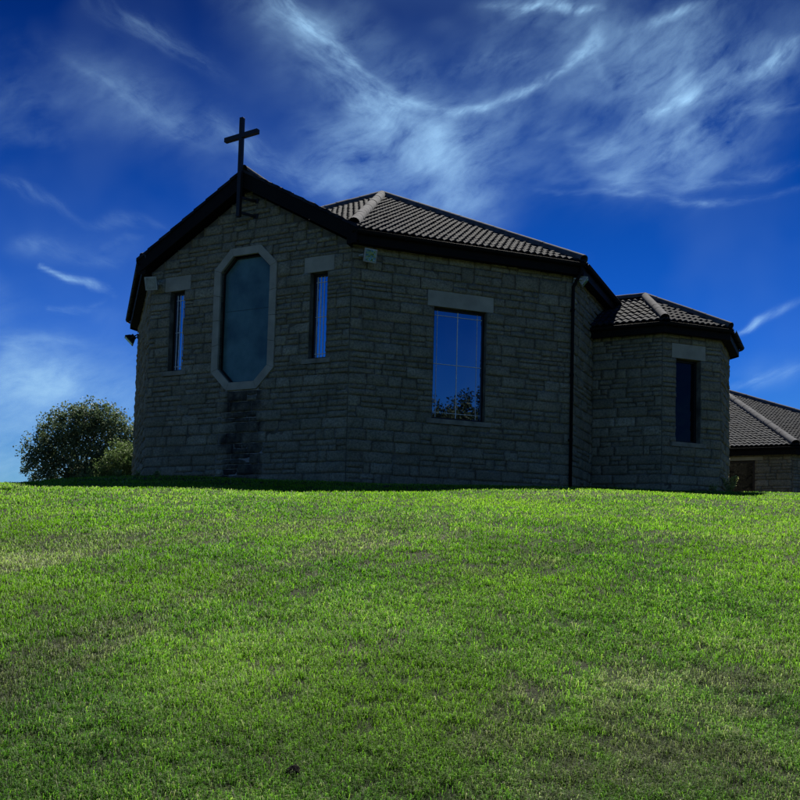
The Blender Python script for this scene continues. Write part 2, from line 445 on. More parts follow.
def stone_block(mb,P,d,n,u0,u1,z0,z1,rnd):
    if u1-u0<.015: return
    nu=max(3,int((u1-u0)/.07)); nv=4 if z1-z0>.12 else 2
    off=rnd.uniform(.004,.030); tu=rnd.uniform(-.010,.010); tv=rnd.uniform(-.014,.008); ph=rnd.random()*99
    rows=[]
    for j in range(-1,nv+2):
        r=[]
        for i in range(-1,nu+2):
            ii=min(max(i,0),nu); jj=min(max(j,0),nv); fu=ii/nu; fv=jj/nv
            u=u0+(u1-u0)*fu; z=z0+(z1-z0)*fv
            if i in(-1,nu+1) or j in(-1,nv+1): h=-.006
            else:
                e=min(fu*(u1-u0),(1-fu)*(u1-u0),fv*(z1-z0),(1-fv)*(z1-z0))
                h=off+tu*(fu-.5)*2+tv*(fv-.5)*2
                h+=.026*mnoise.noise(Vector((u*9+ph,z*11,ph)))*min(1,e/.03)+min(e,.03)*.30
                if e<.001: u+=rnd.uniform(-.006,.006); z+=rnd.uniform(-.007,.007)
            p=P+d*u+n*h; r.append((p.x,p.y,z))
        rows.append(r)
    mb.grid(rows)

def rect(u0,u1,z0,z1): return [(u0,z0),(u1,z0),(u1,z1),(u0,z1)]
def pt(P,d,u,z,h): q=P+d*u+nrm(d)*h; return Vector((q.x,q.y,z))
def pbox(mb,P,d,u0,u1,z0,z1,h0,h1):
    mb.box8([pt(P,d,u0,z0,h1),pt(P,d,u1,z0,h1),pt(P,d,u1,z0,h0),pt(P,d,u0,z0,h0),
             pt(P,d,u0,z1,h1),pt(P,d,u1,z1,h1),pt(P,d,u1,z1,h0),pt(P,d,u0,z1,h0)])

def stone_wall(P,d,W,z1,openings,seed,parent,label,extra_skip=None,holes=None,gable=None,mat=None,lvl=(2.96,4.06,5.365,5.69,5.93,6.25,6.43),z0=ZB):
    """openings: dicts u0,u1,z0,z1,lt (lintel top), lo (lintel overhang)"""
    hl=[rect(o['u0'],o['u1'],o['z0'],o['z1']) for o in openings]+(holes or [])
    top=None
    if gable: top=[(W,z1),(W/2,gable),(0,z1)]
    me=core_wall('wall',P,d,W,z0,z1,hl,mortar,parent,top=top)
    def skip(a,b):
        c=[]
        for o in openings:
            m=(a+b)/2
            if o['z0']-.1<m<o['z1']: c.append((o['u0'],o['u1']))
            if o['z1']<=m<o['lt']: c.append((o['u0']-o['lo'],o['u1']+o['lo']))
        if extra_skip: c+=extra_skip(a,b)
        return c
    lim=None
    if gable:
        def lim(zt):
            if zt<=z1+.02: return (0,W)
            k=(zt-z1)/(gable-z1); return (W/2*k*.96,W-W/2*k*.96)
    mb=MB()
    # courses are split where an opening's edges fall, so stones end cleanly at sills and lintels
    levels=[z0]; 
    blocks(mb,P,d,W,z0,(gable if gable else z1),skip,seed,lim,lvl)
    bm=bmesh.new(); bm.from_mesh(me)
    me2=bpy.data.meshes.new('t'); me2.from_pydata(mb.v,[],mb.f)
    # join core + stones
    nb=len(me.vertices)
    vs=[tuple(v.co) for v in me.vertices]+mb.v
    fc=[tuple(p.vertices) for p in me.polygons]; nf=len(fc); fc+=[tuple(i+nb for i in f) for f in mb.f]
    bm.free(); bpy.data.meshes.remove(me2)
    full=bpy.data.meshes.new('wall'); full.from_pydata(vs,[],fc)
    full.materials.append(mortar); full.materials.append(mat or stone)
    full.polygons.foreach_set('material_index',[0]*nf+[1]*(len(fc)-nf))
    sm=[False]*nf+[True]*(len(fc)-nf); full.polygons.foreach_set('use_smooth',sm)
    at=full.attributes.new('tint','FLOAT','POINT'); at.data.foreach_set('value',[.5]*nb+mb.a)
    o=bpy.data.objects.new('wall',full); link(o,parent)
    if label: o['label']=label
    bpy.data.meshes.remove(me)
    return o

def window(P,d,o,parent,vbars,hbars,gl,label,recess=.13,fw=.05,bt=.012,mull=None):
    u0,u1,z0,z1=o['u0'],o['u1'],o['z0'],o['z1']
    fr=MB()
    for (a,b,c,e) in ((u0,u0+fw,z0,z1),(u1-fw,u1,z0,z1),(u0+fw,u1-fw,z0,z0+fw*1.2),(u0+fw,u1-fw,z1-fw,z1)):
        pbox(fr,P,d,a,b,c,e,-recess-.06,-recess)
    w=fr.build('window',frame_m,parent,bevel=.004,label=label)
    pn=MB(); pbox(pn,P,d,u0+fw-.01,u1-fw+.01,z0+fw-.01,z1-fw+.01,-recess-.045,-recess-.03); pn.build('pane',gl,w)
    b=MB(); iu0,iu1,iz0,iz1=u0+fw,u1-fw,z0+fw*1.2,z1-fw
    for f,t in vbars:
        u=iu0+(iu1-iu0)*f; pbox(b,P,d,u-t/2,u+t/2,iz0,iz1,-recess-.0285,-recess-.022)
    for f,t in hbars:
        z=iz0+(iz1-iz0)*f; pbox(b,P,d,iu0,iu1,z-t/2,z+t/2,-recess-.0215,-recess-.018)
    if vbars: b.build('glazing_bars',lead,w)
    s=MB(); pbox(s,P,d,u0-o.get('so',.1),u1+o.get('so',.1),z0-.10,z0-.002,-.05,.055)
    s.build('sill',dressed_dark,w,bevel=.006)
    l=MB(); pbox(l,P,d,u0-o['lo'],u1+o['lo'],z1+.002,o['lt'],-.06,.018); l.build('lintel',dressed,w,bevel=.006)
    return w

s1,s2=S[0],S[1]
# --- gable front
wl=dict(u0=.54,u1=.94,z0=4.16,z1=5.93,lt=6.25,lo=.15,so=.13)
wr=dict(u0=s1-.94,u1=s1-.54,z0=4.16,z1=5.93,lt=6.25,lo=.15,so=.13)
OT,OB,OH,OC=6.665,3.64,.79,.41           # octagonal window outer outline
mid=s1/2
def octo(inset):
    h=OH-inset; t=OT-inset; b=OB+inset; c=OC-inset*.586
    return [(mid-h+c,b),(mid+h-c,b),(mid+h,b+c),(mid+h,t-c),(mid+h-c,t),(mid-h+c,t),(mid-h,t-c),(mid-h,b+c)]
SW=.165
def oskip(a,b):
    m=(a+b)/2; ins=.035; h=OH-ins; t=OT-ins; bb=OB+ins; c=OC-ins*.586
    if not bb<m<t: return []
    if m<bb+c: h-=(bb+c-m)
    if m>t-c: h-=(m-(t-c))
    return [(mid-h,mid+h)]
GAP=7.86
stone_wall(CL,D[0],s1,ZS,[wl,wr],11,church,'gabled front wall with black water stain under the tall window',oskip,[octo(SW)],gable=GAP,mat=stoneS)
vb=[(.10,.016),(.36,.020),(.62,.016),(.90,.016)]; hb=[(.045,.012),(.5,.012),(.93,.012)]
window(CL,D[0],wl,church,vb,hb,glass_slit,'left narrow window of the gabled front')
window(CL,D[0],wr,church,vb,hb,glass_slit,'right narrow window of the gabled front')
# octagonal window
sur=MB(); A=octo(0);B=octo(SW)
for i in range(8):
    j=(i+1)%8; g=.0
    segs=1 if i%2 or i in(0,4) else 1
    a0,a1,b0,b1=A[i],A[j],B[i],B[j]
    nseg=4 if i in (2,6) else 1
    for q in range(nseg):
        f0,f1=q/nseg+.0015,(q+1)/nseg-.0015
        L=lambda p,r,f:(p[0]+(r[0]-p[0])*f,p[1]+(r[1]-p[1])*f)
        c=[L(a0,a1,f0),L(a0,a1,f1),L(b0,b1,f1),L(b0,b1,f0)]
        sur.box8([pt(CL,D[0],u,z,-.13) for u,z in c]+[pt(CL,D[0],u,z,.052) for u,z in c])
ow=sur.build('window',dressed,church,bevel=.005,label='tall octagonal window with stone surround')
fr=MB(); B2=octo(SW+.035)
for i in range(8):
    j=(i+1)%8; c=[B[i],B[j],B2[j],B2[i]]
    fr.box8([pt(CL,D[0],u,z,-.125) for u,z in c]+[pt(CL,D[0],u,z,-.075) for u,z in c])
fr.build('frame',frame_m,ow)
pn=MB(); c=octo(SW+.02); pn.quad([pt(CL,D[0],u,z,-.10) for u,z in c]); pn.build('pane',glass_oct,ow)
sm=MB(); pbox(sm,CL,D[0],mid-.60,mid+.60,5.36,5.368,-.099,-.094)
sm.build('glazing_bars',simple('faint_seam',(.05,.085,.095),.5,.2,10),ow)
# --- main side wall
wm=dict(u0=1.767,u1=2.93,z0=3.06,z1=5.365,lt=5.69,lo=.15,so=.13)
stone_wall(C0,D[1],s2,ZS,[wm],23,church,None)
window(C0,D[1],wm,church,[(.07,.009),(.49,.016),(.90,.009)],[(.045,.009),(.5,.012),(.955,.010)],glass,'large window in the right-hand front wall',fw=.045,recess=.10)
stone_wall(CR,D[2],S[2],ZS,[],31,church,None)
for k in (3,4,5,6,7):
    stone_wall(corn[k],D[k],S[k],ZS,[],40+k,church,None)
# --- bay
AZS,AZE,AZAP=5.43,5.64,6.80
stone_wall(Lp,D[0],1.583,AZS,[],51,church,'side wall of the projecting bay',lvl=(2.89,4.88,5.21))
wa=dict(u0=.362,u1=1.02,z0=2.99,z1=4.88,lt=5.21,lo=.12,so=.12)
stone_wall(A1,D[1],1.563,AZS,[wa],52,church,'canted wall of the projecting bay',lvl=(2.89,4.88,5.21))
window(A1,D[1],wa,church,[],[],glass_dim,'dark window of the projecting bay',fw=.05,recess=.15)
stone_wall(A2,D[2],1.563,AZS,[],53,church,None,lvl=(2.89,4.88,5.21))
A3=A2+D[2]*1.563; A4=A3+D[3]*1.563
stone_wall(A3,D[3],1.563,AZS,[],54,church,None,lvl=(2.89,4.88,5.21))
stone_wall(A4,D[4],1.583,AZS,[],55,church,None,lvl=(2.89,4.88,5.21))

# --- roofs
ROLL,GAUGE=.15,.30
def tile_plane(mb,poly,seed=0):
    """poly: 3D planar convex polygon; first two points run along the eave (left to right seen from outside)"""
    poly=[Vector(p) for p in poly]; O=poly[0]
    return tile_poly(mb,O,poly[1]-poly[0],poly,seed)
def tile_poly(mb,O,U,poly,seed=0,Nn=None):
    U=U.normalized()
    if Nn is None:
        Nn=U.cross(poly[2]-poly[0]).normalized()
    if Nn.z<0: Nn=-Nn
    V=Nn.cross(U).normalized()
    us=[(p-O).dot(U) for p in poly]; vs=[(p-O).dot(V) for p in poly]
    nsub=8; u0=math.floor(min(us)/ROLL)*ROLL; nu=int(math.ceil((max(us)-u0)/ROLL))*nsub
    v0=math.floor(min(vs)/GAUGE)*GAUGE; nr=int(math.ceil((max(vs)-v0)/GAUGE))
    rnd=random.Random(seed); bm=bmesh.new(); lay=bm.verts.layers.float.new('tint')
    prof=[]
    for i in range(nsub):
        t=i/nsub; prof.append(.034*(.5-.5*math.cos(2*math.pi*t))**.8)
    for r in range(nr):
        tv=[min(1,max(0,rnd.gauss(.5,.22))) for _ in range(nu//nsub+2)]
        jt=[rnd.uniform(-.004,.004) for _ in range(nu//nsub+2)]
        rows=[]
        for (v,lift) in ((r*GAUGE,-.002),(r*GAUGE-.002,.032),(r*GAUGE+GAUGE+.01,.004)):
            row=[]
            for i in range(nu+1):
                c=i//(nsub*2)*2 if False else i//nsub
                h=prof[i%nsub]+lift+jt[c]
                vv=bm.verts.new(O+U*(u0+i*ROLL/nsub)+V*(v0+v)+Nn*h); vv[lay]=tv[c]; row.append(vv)
            rows.append(row)
        for a,b in ((0,1),(1,2)):
            for i in range(nu): bm.faces.new((rows[a][i],rows[a][i+1],rows[b][i+1],rows[b][i]))
    # trim to the polygon
    c=sum(poly,Vector())/len(poly)
    for i in range(len(poly)):
        a=poly[i];b=poly[(i+1)%len(poly)]; e=(b-a).normalized()
        pn=e.cross(Nn).normalized()
        if (c-a).dot(pn)>0: pn=-pn
        if abs(e.dot(V))<.02 and (a-O).dot(V)<.05: co_=a+pn*.03
        else: co_=a
        bmesh.ops.bisect_plane(bm,geom=bm.verts[:]+bm.edges[:]+bm.faces[:],plane_co=co_,plane_no=pn,clear_outer=True,dist=1e-5)
    base=len(mb.v); bm.verts.index_update()
    for v in bm.verts: mb.v.append(tuple(v.co)); mb.a.append(v[lay])
    for f in bm.faces: mb.f.append(tuple(base+v.index for v in f.verts))
    bm.free()
def hip_line(mb,a,b,rad=.105,rnd=random.Random(5),L=.42,lift=.02):
    a=Vector(a);b=Vector(b); d=(b-a); n=max(1,round(d.length/L)); d.normalize(); st=(b-a).length/n
    x=d.cross(Vector((0,0,1))).normalized(); y=x.cross(d).normalized()
    for i in range(n):
        p=a+d*(st*i); q=a+d*(st*(i+1)+.03); j=Vector((rnd.uniform(-.003,.003),rnd.uniform(-.003,.003),rnd.uniform(-.003,.003)))
        mb.cur=rnd.random()
        P=[]
        for (c,r) in ((p,rad*1.01),(q,rad*.985)):
            P.append([c+j+y*lift+x*math.cos(t)*r*1.15+y*math.sin(t)*r for t in [math.pi*(k/8*1.2-.1) for k in range(9)]])
        mb.grid(P)
V3=lambda p,z:Vector((p.x,p.y,z))
OV=.23
def off_corner(k,ov):   # mitred corner between side k-1 and k
    n=(nrm(D[(k-1)%8])+nrm(D[k])).normalized(); return corn[k]+n*ov/math.cos(math.pi/8)
ec=[off_corner(k,OV) for k in range(8)]
apex=V3(ctr,ZAP)
rb=MB()
g=nrm(D[0])
gfront=V3(CL+D[0]*mid+g*(OV+.03),8.20)
# the gable ridge meets the pyramid plane
run=(8.20-ZE)/((ZAP-ZE)/((ctr-(CL+g*OV)).dot(-g)))
gback=V3(CL+D[0]*mid+g*OV-g*run,8.20)
for k in range(1,8):
    tile_plane(rb,[V3(ec[k],ZE),V3(ec[(k+1)%8],ZE),apex],k)
Ug=V3(D[0],0); Nn=Ug.cross(apex-V3(ec[0],ZE)).normalized()
tile_poly(rb,V3(ec[0],ZE),Ug,[V3(ec[0],ZE),gback,apex],60,Nn)
tile_poly(rb,V3(ec[0],ZE),Ug,[gback,V3(ec[1],ZE),apex],60,Nn)
roof=rb.build('roof',tile,church,label='octagonal pyramid roof of grey pantiles')
hb_=MB()
for k in range(8):
    a=V3(ec[k],ZE)+Vector((0,0,.03)); hip_line(hb_,a+(apex-a)*(.055 if k==1 else .0),apex+Vector((0,0,.03)))
hb_.build('hip_tiles',hipm,roof,smooth=True)
# gable roof
gb=MB(); vf=g*(OV+.03)
eL=CL-D[0]*OV; eR=C0+D[0]*OV
gl=V3(eL+vf,ZE-.02); gr=V3(eR+vf,ZE-.02)
bl=V3(eL-g*.35,ZE-.02); br=V3(eR-g*.35,ZE-.02)
tile_plane(gb,[gr,br,gback,gfront],71); tile_plane(gb,[bl,gl,gfront,gback],72)
groof=gb.build('roof',tile,church,label='small gable roof behind the cross')
h2=MB(); hip_line(h2,gfront+Vector((0,0,.03)),gback+Vector((0,0,.03)),.095); h2.build('ridge_tiles',hipm,groof,smooth=True)
# verge: bargeboards and tile-edge cap
bb=MB(); vc=MB()
for e in (gl,gr):
    a=e; b=gfront; dd=(b-a).normalized(); dn=Vector((0,0,-1)); G=V3(g,0)
    a2=a+dn*.0; 
    q=[a-G*.035+dn*.30,b-G*.035+dn*.33,b+dn*.33,a+dn*.30, a-G*.035+dn*.015,b-G*.035+dn*.015,b+dn*.015,a+dn*.015]
    bb.box8(q)
    # soffit under the verge
    W0=e-G*(OV+.03)+dn*.22; W1=gfront-G*(OV+.03)+dn*.26
    bb.box8([W0+dn*.02,W1+dn*.02,b-G*.035+dn*.28,a-G*.035+dn*.24,W0,W1,b-G*.035+dn*.26,a-G*.035+dn*.22])
    n=9; L=(b-a)/n
    for i in range(n):
        vc.cur=random.random()
        p0=a+L*i; p1=a+L*(i+1.06)
        up=Vector((0,0,1)); o0=up*.062; o1=up*.040
        vc.box8([p0-G*.10-up*.0,p1-G*.10-up*.012,p1+G*.028-up*.02,p0+G*.028-up*.008, p0-G*.10+o0,p1-G*.10+o1,p1+G*.028+o1,p0+G*.028+o0])
bb.build('bargeboard',black,church,bevel=.003); vc.build('verge_tiles',tile,groof)
# fascia + soffit + gutter
def arc_gutter(mb,a,b,n,r=.058):
    P=[]
    for t in [math.pi+math.pi*k/8 for k in range(9)]:
        o=n*(math.cos(t)*r)+Vector((0,0,math.sin(t)*r)); P.append([a+o,b+o])
    mb.grid(P)
    P=[[p*1 for p in r_] for r_ in P]
    for pr in (P[0],P[-1]): mb.tube([pr[0],pr[1]],.007,6)
def eaves(pts,closed,ze,parent,depth=.24,gut=True,zs=None,miter=None):
    """pts: list of (outer corner, wall corner) in order"""
    fa=MB(); so=MB(); gu=MB(); m=len(pts)
    rng_=range(m if closed else m-1)
    for i in rng_:
        (a,wa_),(b,wb_)=pts[i],pts[(i+1)%m]
        dd=(b-a).normalized(); n=nrm(dd); 
        mit=math.tan(math.pi/8)*.025
        ai=a-n*.025+dd*mit; bi=b-n*.025-dd*mit
        z0,z1=ze-depth-.05,ze-.035
        fa.box8([V3(a,z0),V3(b,z0),V3(bi,z0),V3(ai,z0),V3(a,z1),V3(b,z1),V3(bi,z1),V3(ai,z1)])
        zz=z0+.03
        so.box8([V3(ai,zz),V3(bi,zz),V3(wb_-n*.02,zz),V3(wa_-n*.02,zz),V3(ai,zz+.015),V3(bi,zz+.015),V3(wb_-n*.02,zz+.015),V3(wa_-n*.02,zz+.015)])
        if gut:
            n3=V3(n,0); q=n3*.064; mt=math.tan(math.pi/8)*.064
            arc_gutter(gu,V3(a-dd*(-mt),ze-.062)+q if False else V3(a-dd*0,ze-.062)+q,V3(b,ze-.062)+q,n3)
            nb=int((b-a).length/.8)
            for k in range(nb+1):
                c=V3(a+(b-a)*((k+.5)/(nb+1)),0)
                gu.bar(Vector((c.x,c.y,ze-.13))+n3*.002,Vector((c.x,c.y,ze-.13))+n3*.125,.03,.012)
    fo=fa.build('fascia',black,parent); so.build('soffit',black,parent)
    if gut: gu.build('gutter',blackpvc,parent,smooth=True)
    return fo
seq=[(ec[k],corn[k]) for k in range(1,8)]+[(ec[0],corn[0])]
eaves(seq,False,ZE,church)
# closing ends of the verge boxes at the two front corners
for (c,e) in ((C0,ec[1]),(CL,ec[0])):
    be=MB(); gp=gr if c is C0 else gl
    z0,z1=ZE-.32,ZE-.03
    q=[Vector((gp.x,gp.y,0)),Vector((e.x,e.y,0)),V3(c,0),V3(c+g*(OV+.0),0)]
    be.box8([Vector((a.x,a.y,z0)) for a in q]+[Vector((a.x,a.y,z1)) for a in q])
    be.build('eaves_box',black,church)

# bay roof
nR=nrm(D[2]); rA=1.563*1.2071; OA=.22
cA=A1-D[0]*(1.563/2)+(-nrm(D[0]))*rA; apA=V3(cA,AZAP)
def offc(c,d0,d1,ov): n=(nrm(d0)+nrm(d1)).normalized(); return c+n*ov/math.cos(math.pi/8)
a1,a2,a3,a4=offc(A1,D[0],D[1],OA),offc(A2,D[1],D[2],OA),offc(A3,D[2],D[3],OA),offc(A4,D[3],D[4],OA)
back=-D[0]
aL=Lp+nrm(D[0])*OA+back*.0; aLb=V3(a1+back*(1.583+.15),AZE); rback=V3(cA+back*1.30,AZAP)
a5=A4+D[4]*1.583+nrm(D[4])*OA; 
rr=MB()
tile_plane(rr,[aLb,V3(a1,AZE),apA,rback],81); tile_plane(rr,[V3(a1,AZE),V3(a2,AZE),apA],82); tile_plane(rr,[V3(a2,AZE),V3(a3,AZE),apA],83)
tile_plane(rr,[V3(a3,AZE),V3(a4,AZE),apA],84); tile_plane(rr,[V3(a4,AZE),V3(a4+back*1.9,AZE),rback,apA],85)
ro=rr.build('roof',tile,church,label='lower roof over the projecting bay')
hh=MB(); up=Vector((0,0,.03))
for a in (a1,a2,a3,a4): hip_line(hh,V3(a,AZE)+up,apA+up,.09,L=.36)
hip_line(hh,apA+up,rback+up,.09,L=.36)
hh.build('hip_tiles',hipm,ro,smooth=True)
lf=MB(); f0=aLb+Vector((0,0,.03))
hl0=V3(Lp+D[2]*.0+nR*.02+nrm(D[0])*.20,AZE+.02); hl1=V3(Lp+nR*.02-nrm(D[0])*rA,AZAP+.05)
lf.bar(hl0,hl1,.10,.015,up=(0,0,1)); lf.build('lead_flashing',simple('grey_lead_flashing',(.16,.17,.18),.5,.2,9),ro)
eaves([(Lp+nrm(D[0])*OA,Lp),(a1,A1),(a2,A2),(a3,A3),(a4,A4),(a5,A4+D[4]*1.583)],False,AZE,church,depth=.22)

# downpipe on the corner
dp=MB(); pc=CR+nrm(D[1])*.075-D[1]*.06
top=ec[2]-D[1]*.08
dp.tube([V3(top+nrm(D[1])*.05,ZE-.10),V3(top+nrm(D[1])*.05,ZE-.22),V3(pc,ZE-.52),V3(pc,ZE-.62),V3(pc,gz(pc.x,pc.y)-.05)],.036,12)
for z in (5.6,4.2,2.8): dp.tube([V3(pc,z),V3(pc,z+.06)],.043,12)
for z in (5.63,4.23,2.83): dp.bar(V3(pc,z),V3(pc-nrm(D[1])*.08,z),.09,.04)
dp.build('downpipe',blackpvc,church,smooth=True)

# ------------------------------------------------------------------ cross
def add_cross():
    G=V3(g,0); base=CL+D[0]*(mid+.0)+g*(OV+.11); 
    root=empty('cross',(base.x,base.y,7.35),'plain dark cross bracketed to the front of the gable, rising above its peak','cross')
    m=MB(); w=.085
    b0=V3(base,7.20); t0=V3(base,9.31)
    m.bar(b0,t0,w,w,up=V3(D[0],0)); m.build('upright',iron,root,bevel=.006)
    ar=dirv(th-math.pi/4-R(6)); A_=V3(ar,0); m=MB(); zc=8.92
    c=V3(base,zc); m.bar(c-A_*.45,c+A_*.45,w+.006,.095); m.build('crossbar',iron,root,bevel=.006)
    for z in (7.62,7.30):
        m=MB(); e=V3(CL+D[0]*(mid+.20)-g*.02,z); s=V3(base,z)
        m.bar(s,e,.045,.045); q=e+G*.035; m.bar(q-V3(D[0],0)*.06,q+V3(D[0],0)*.06,.012,.10,up=(0,0,1)); m.build('bracket',iron,root)
add_cross()

# ------------------------------------------------------------------ floodlights
def floodlight(name_mount,n2,label,tilt=R(25),yaw=0,size=.26,dark=False,drop=.0,pane=None):
    """box lamp on a stirrup; n2: outward wall direction; tilt: nose-down"""
    root=empty('floodlight',tuple(name_mount),label,'floodlight','floodlights under the eaves')
    n=Vector((n2.x,n2.y,0)); n=Matrix.Rotation(yaw,3,'Z')@n; t=Vector((-n.y,n.x,0))
    fwd=(n*math.cos(tilt)-Vector((0,0,1))*math.sin(tilt)).normalized(); upv=t.cross(fwd)*-1
    if upv.z<0: upv=-upv
    c=Vector(name_mount)+n*.20-Vector((0,0,drop))
    hs=size/2; hm=lamp_dark if dark else lamp_grey
    def ring(k,dp): return [c+fwd*dp+(t*a+upv*b)*hs*k for a,b in ((-1,-1),(1,-1),(1,1),(-1,1))]
    m=MB(); m.box8(ring(.62,-.09)+ring(1,.02)); m.box8(ring(1.06,.021)+ring(1.06,.05)); 
    for q in range(4): 
        o_=t*((q-1.5)*hs*.3); m.bar(c+o_-fwd*.12-upv*hs*.5,c+o_-fwd*.12+upv*hs*.5,.01,.06,up=fwd)
    body=m.build('housing',hm,root,bevel=.006)
    m=MB(); m.box8(ring(.84,.051)+ring(.84,.056)); m.build('lamp_glass',pane or lampglass,root)
    m=MB(); s=Vector(name_mount)
    for sgn in (-1,1):
        m.bar(c+t*sgn*(hs*1.06+.012),s+n*.012+t*sgn*(hs*1.06+.012)+Vector((0,0,.03)),.02,.03)
    m.bar(s+n*.012-t*(hs*1.1+.01)+Vector((0,0,.03)),s+n*.012+t*(hs*1.1+.01)+Vector((0,0,.03)),.02,.03)
    m.bar(s+n*-.01,s+n*.02,.10,.10)
    m.build('bracket',hm,root)
    return root
p=C0+D[1]*.27; floodlight(V3(p+nrm(D[1])*.02,6.14),nrm(D[1]),'square pale floodlight with a green reflection painted in its glass beside the corner right of the gable',tilt=R(12),yaw=R(8),size=.25)
p=CL+D[0]*.14; floodlight(V3(p+nrm(D[0])*.02,6.10),nrm(D[0]),'square pale floodlight under the left end of the gable',tilt=R(18),yaw=R(12),size=.27,pane=simple('pale_lamp_cover',(.33,.35,.30),.4,.4,14,.3))
p=CR-D[1]*.02; floodlight(V3(p+nrm(D[1])*.03,6.27),(nrm(D[1])+nrm(D[2])).normalized(),'pale floodlight above the downpipe seen from its side',tilt=R(35),yaw=R(35),size=.20)
p=corn[0]-D[7]*4.2; floodlight(V3(p+nrm(D[7])*.05,5.95),nrm(D[7]),'dark floodlight in silhouette at the far left eave',tilt=R(45),yaw=R(0),size=.28,dark=True,drop=.1)

# ------------------------------------------------------------------ low building behind
def low_building():
    c=Vector((12.55,29.6)); s=6.4; zs_,ze=4.05,4.28; d0=D[0]; d1=D[1]
    root=empty('low_building',(13,35,1.9),'low grey tiled hall behind the church at the right edge','building')
    P0=c-d0*s
    op=dict(u0=s-2.33,u1=s-1.12,z0=2.25,z1=3.86,lt=3.98,lo=.25,so=.1)
    stone_wall(P0,d0,s,zs_,[op],91,root,None,z0=1.5,lvl=(2.15,3.86,3.98))
    stone_wall(c,d1,s,zs_,[],92,root,None,z0=1.5)
    e2=c+d1*s; stone_wall(e2,D[2],s,zs_,[],93,root,None,z0=1.5)
    window(P0,d0,op,root,[],[],glass_dim,None,recess=.12,fw=.07)
    cc=c-d0*(s/2)-nrm(d0)*s*1.2071
    # whole octagon footprint
    cs=[P0]
    for k in range(7): cs.append(cs[-1]+D[k]*s)
    for k in (3,4,5,6,7):
        stone_wall(cs[k],D[k],s,zs_,[],94+k,root,None,z0=1.5)
    ap=V3(cc,7.72)
    es=[cs[k]+(nrm(D[(k-1)%8])+nrm(D[k])).normalized()*.3/math.cos(math.pi/8) for k in range(8)]
    m=MB()
    for k in range(8): tile_plane(m,[V3(es[k],ze),V3(es[(k+1)%8],ze),ap],100+k)
    r=m.build('roof',tile,root)
    m=MB()
    for k in range(8): hip_line(m,V3(es[k],ze)+up,ap+up,.12)
    m.build('hip_tiles',hipm,r,smooth=True)
    eaves([(es[k],cs[k]) for k in range(8)],True,ze,root)
low_building()

# ------------------------------------------------------------------ trees & plants
def leaf_mat(name,cols,tr=.35):
    m,nt,out=newmat(name); t=tint(nt)
    c=ramp(nt,t,[(0,cols[0]),(.5,cols[1]),(1,cols[2])])
    d=N(nt,'ShaderNodeBsdfPrincipled'); d.inputs['Roughness'].default_value=.6; d.inputs['Specular IOR Level'].default_value=.2
    nt.links.new(c,d.inputs['Base Color'])
    tl=N(nt,'ShaderNodeBsdfTranslucent'); nt.links.new(c,tl.inputs['Color'])
    mx=N(nt,'ShaderNodeMixShader',ins={0:tr,1:d.outputs[0],2:tl.outputs[0]}); nt.links.new(mx.outputs[0],out.inputs[0]); return m
leafA=leaf_mat('grey_green_leaves',((.045,.078,.035),(.13,.185,.085),(.26,.34,.21)))
leafB=leaf_mat('yellow_green_leaves',((.06,.11,.03),(.13,.20,.06),(.23,.32,.12)))
leafD=leaf_mat('darkened_mirror_leaves',((.008,.014,.006),(.014,.024,.010),(.025,.04,.018)),.1)  # leaf colour darkened so the sunlit trees still mirror dark
leafC=leaf_mat('weed_leaves',((.12,.17,.05),(.26,.32,.10),(.48,.48,.22)))
bark=simple('bark',(.06,.05,.04),.9,.4,12)
def leaves(name,centres,radii,n,size,mat,parent,seed,flat=.8,sub=26):
    r=np.random.default_rng(seed); V=[];T=[]
    w=np.array(radii)**2; w=w/w.sum()
    per=r.multinomial(n//sub,w)
    for c,rad,k in zip(centres,radii,per):
        # twigs: little sprays of leaves on the clump's shell
        dd=r.normal(size=(k,3)); dd/=np.linalg.norm(dd,axis=1)[:,None]
        q=np.array(c)+dd*rad*(.45+.62*r.random((k,1))**.6)*np.array([1,1,flat])
        tt=np.clip(r.normal(.45,.2,k),0,1)
        for qq,d_,t_ in zip(q,dd,tt):
            ax=d_+r.normal(size=3)*.5; ax/=np.linalg.norm(ax); L=size*r.uniform(2,4.5)
            s_=r.random((sub,1)); pos=qq+ax*L*s_+r.normal(size=(sub,3))*size*.75
            V.append(pos); T.append(np.clip(t_+r.normal(0,.15,sub),0,1))
    P=np.concatenate(V); T=np.concatenate(T); m=len(P)
    a=r.normal(size=(m,3)); a/=np.linalg.norm(a,axis=1)[:,None]; b=np.cross(a,r.normal(size=(m,3))); b/=np.linalg.norm(b,axis=1)[:,None]
    s=(size*(.55+.7*r.random((m,1))))
    v=np.stack([P-a*s*.5,P+b*s*.28,P+a*s*.5,P-b*s*.28],1).reshape(-1,3)
    me=bpy.data.meshes.new(name); me.from_pydata(v.tolist(),[],np.arange(m*4).reshape(-1,4).tolist())
    at=me.attributes.new('tint','FLOAT','POINT'); at.data.foreach_set('value',np.repeat(T,4).astype(np.float32))
    me.materials.append(mat); o=bpy.data.objects.new(name,me); link(o,parent); return o
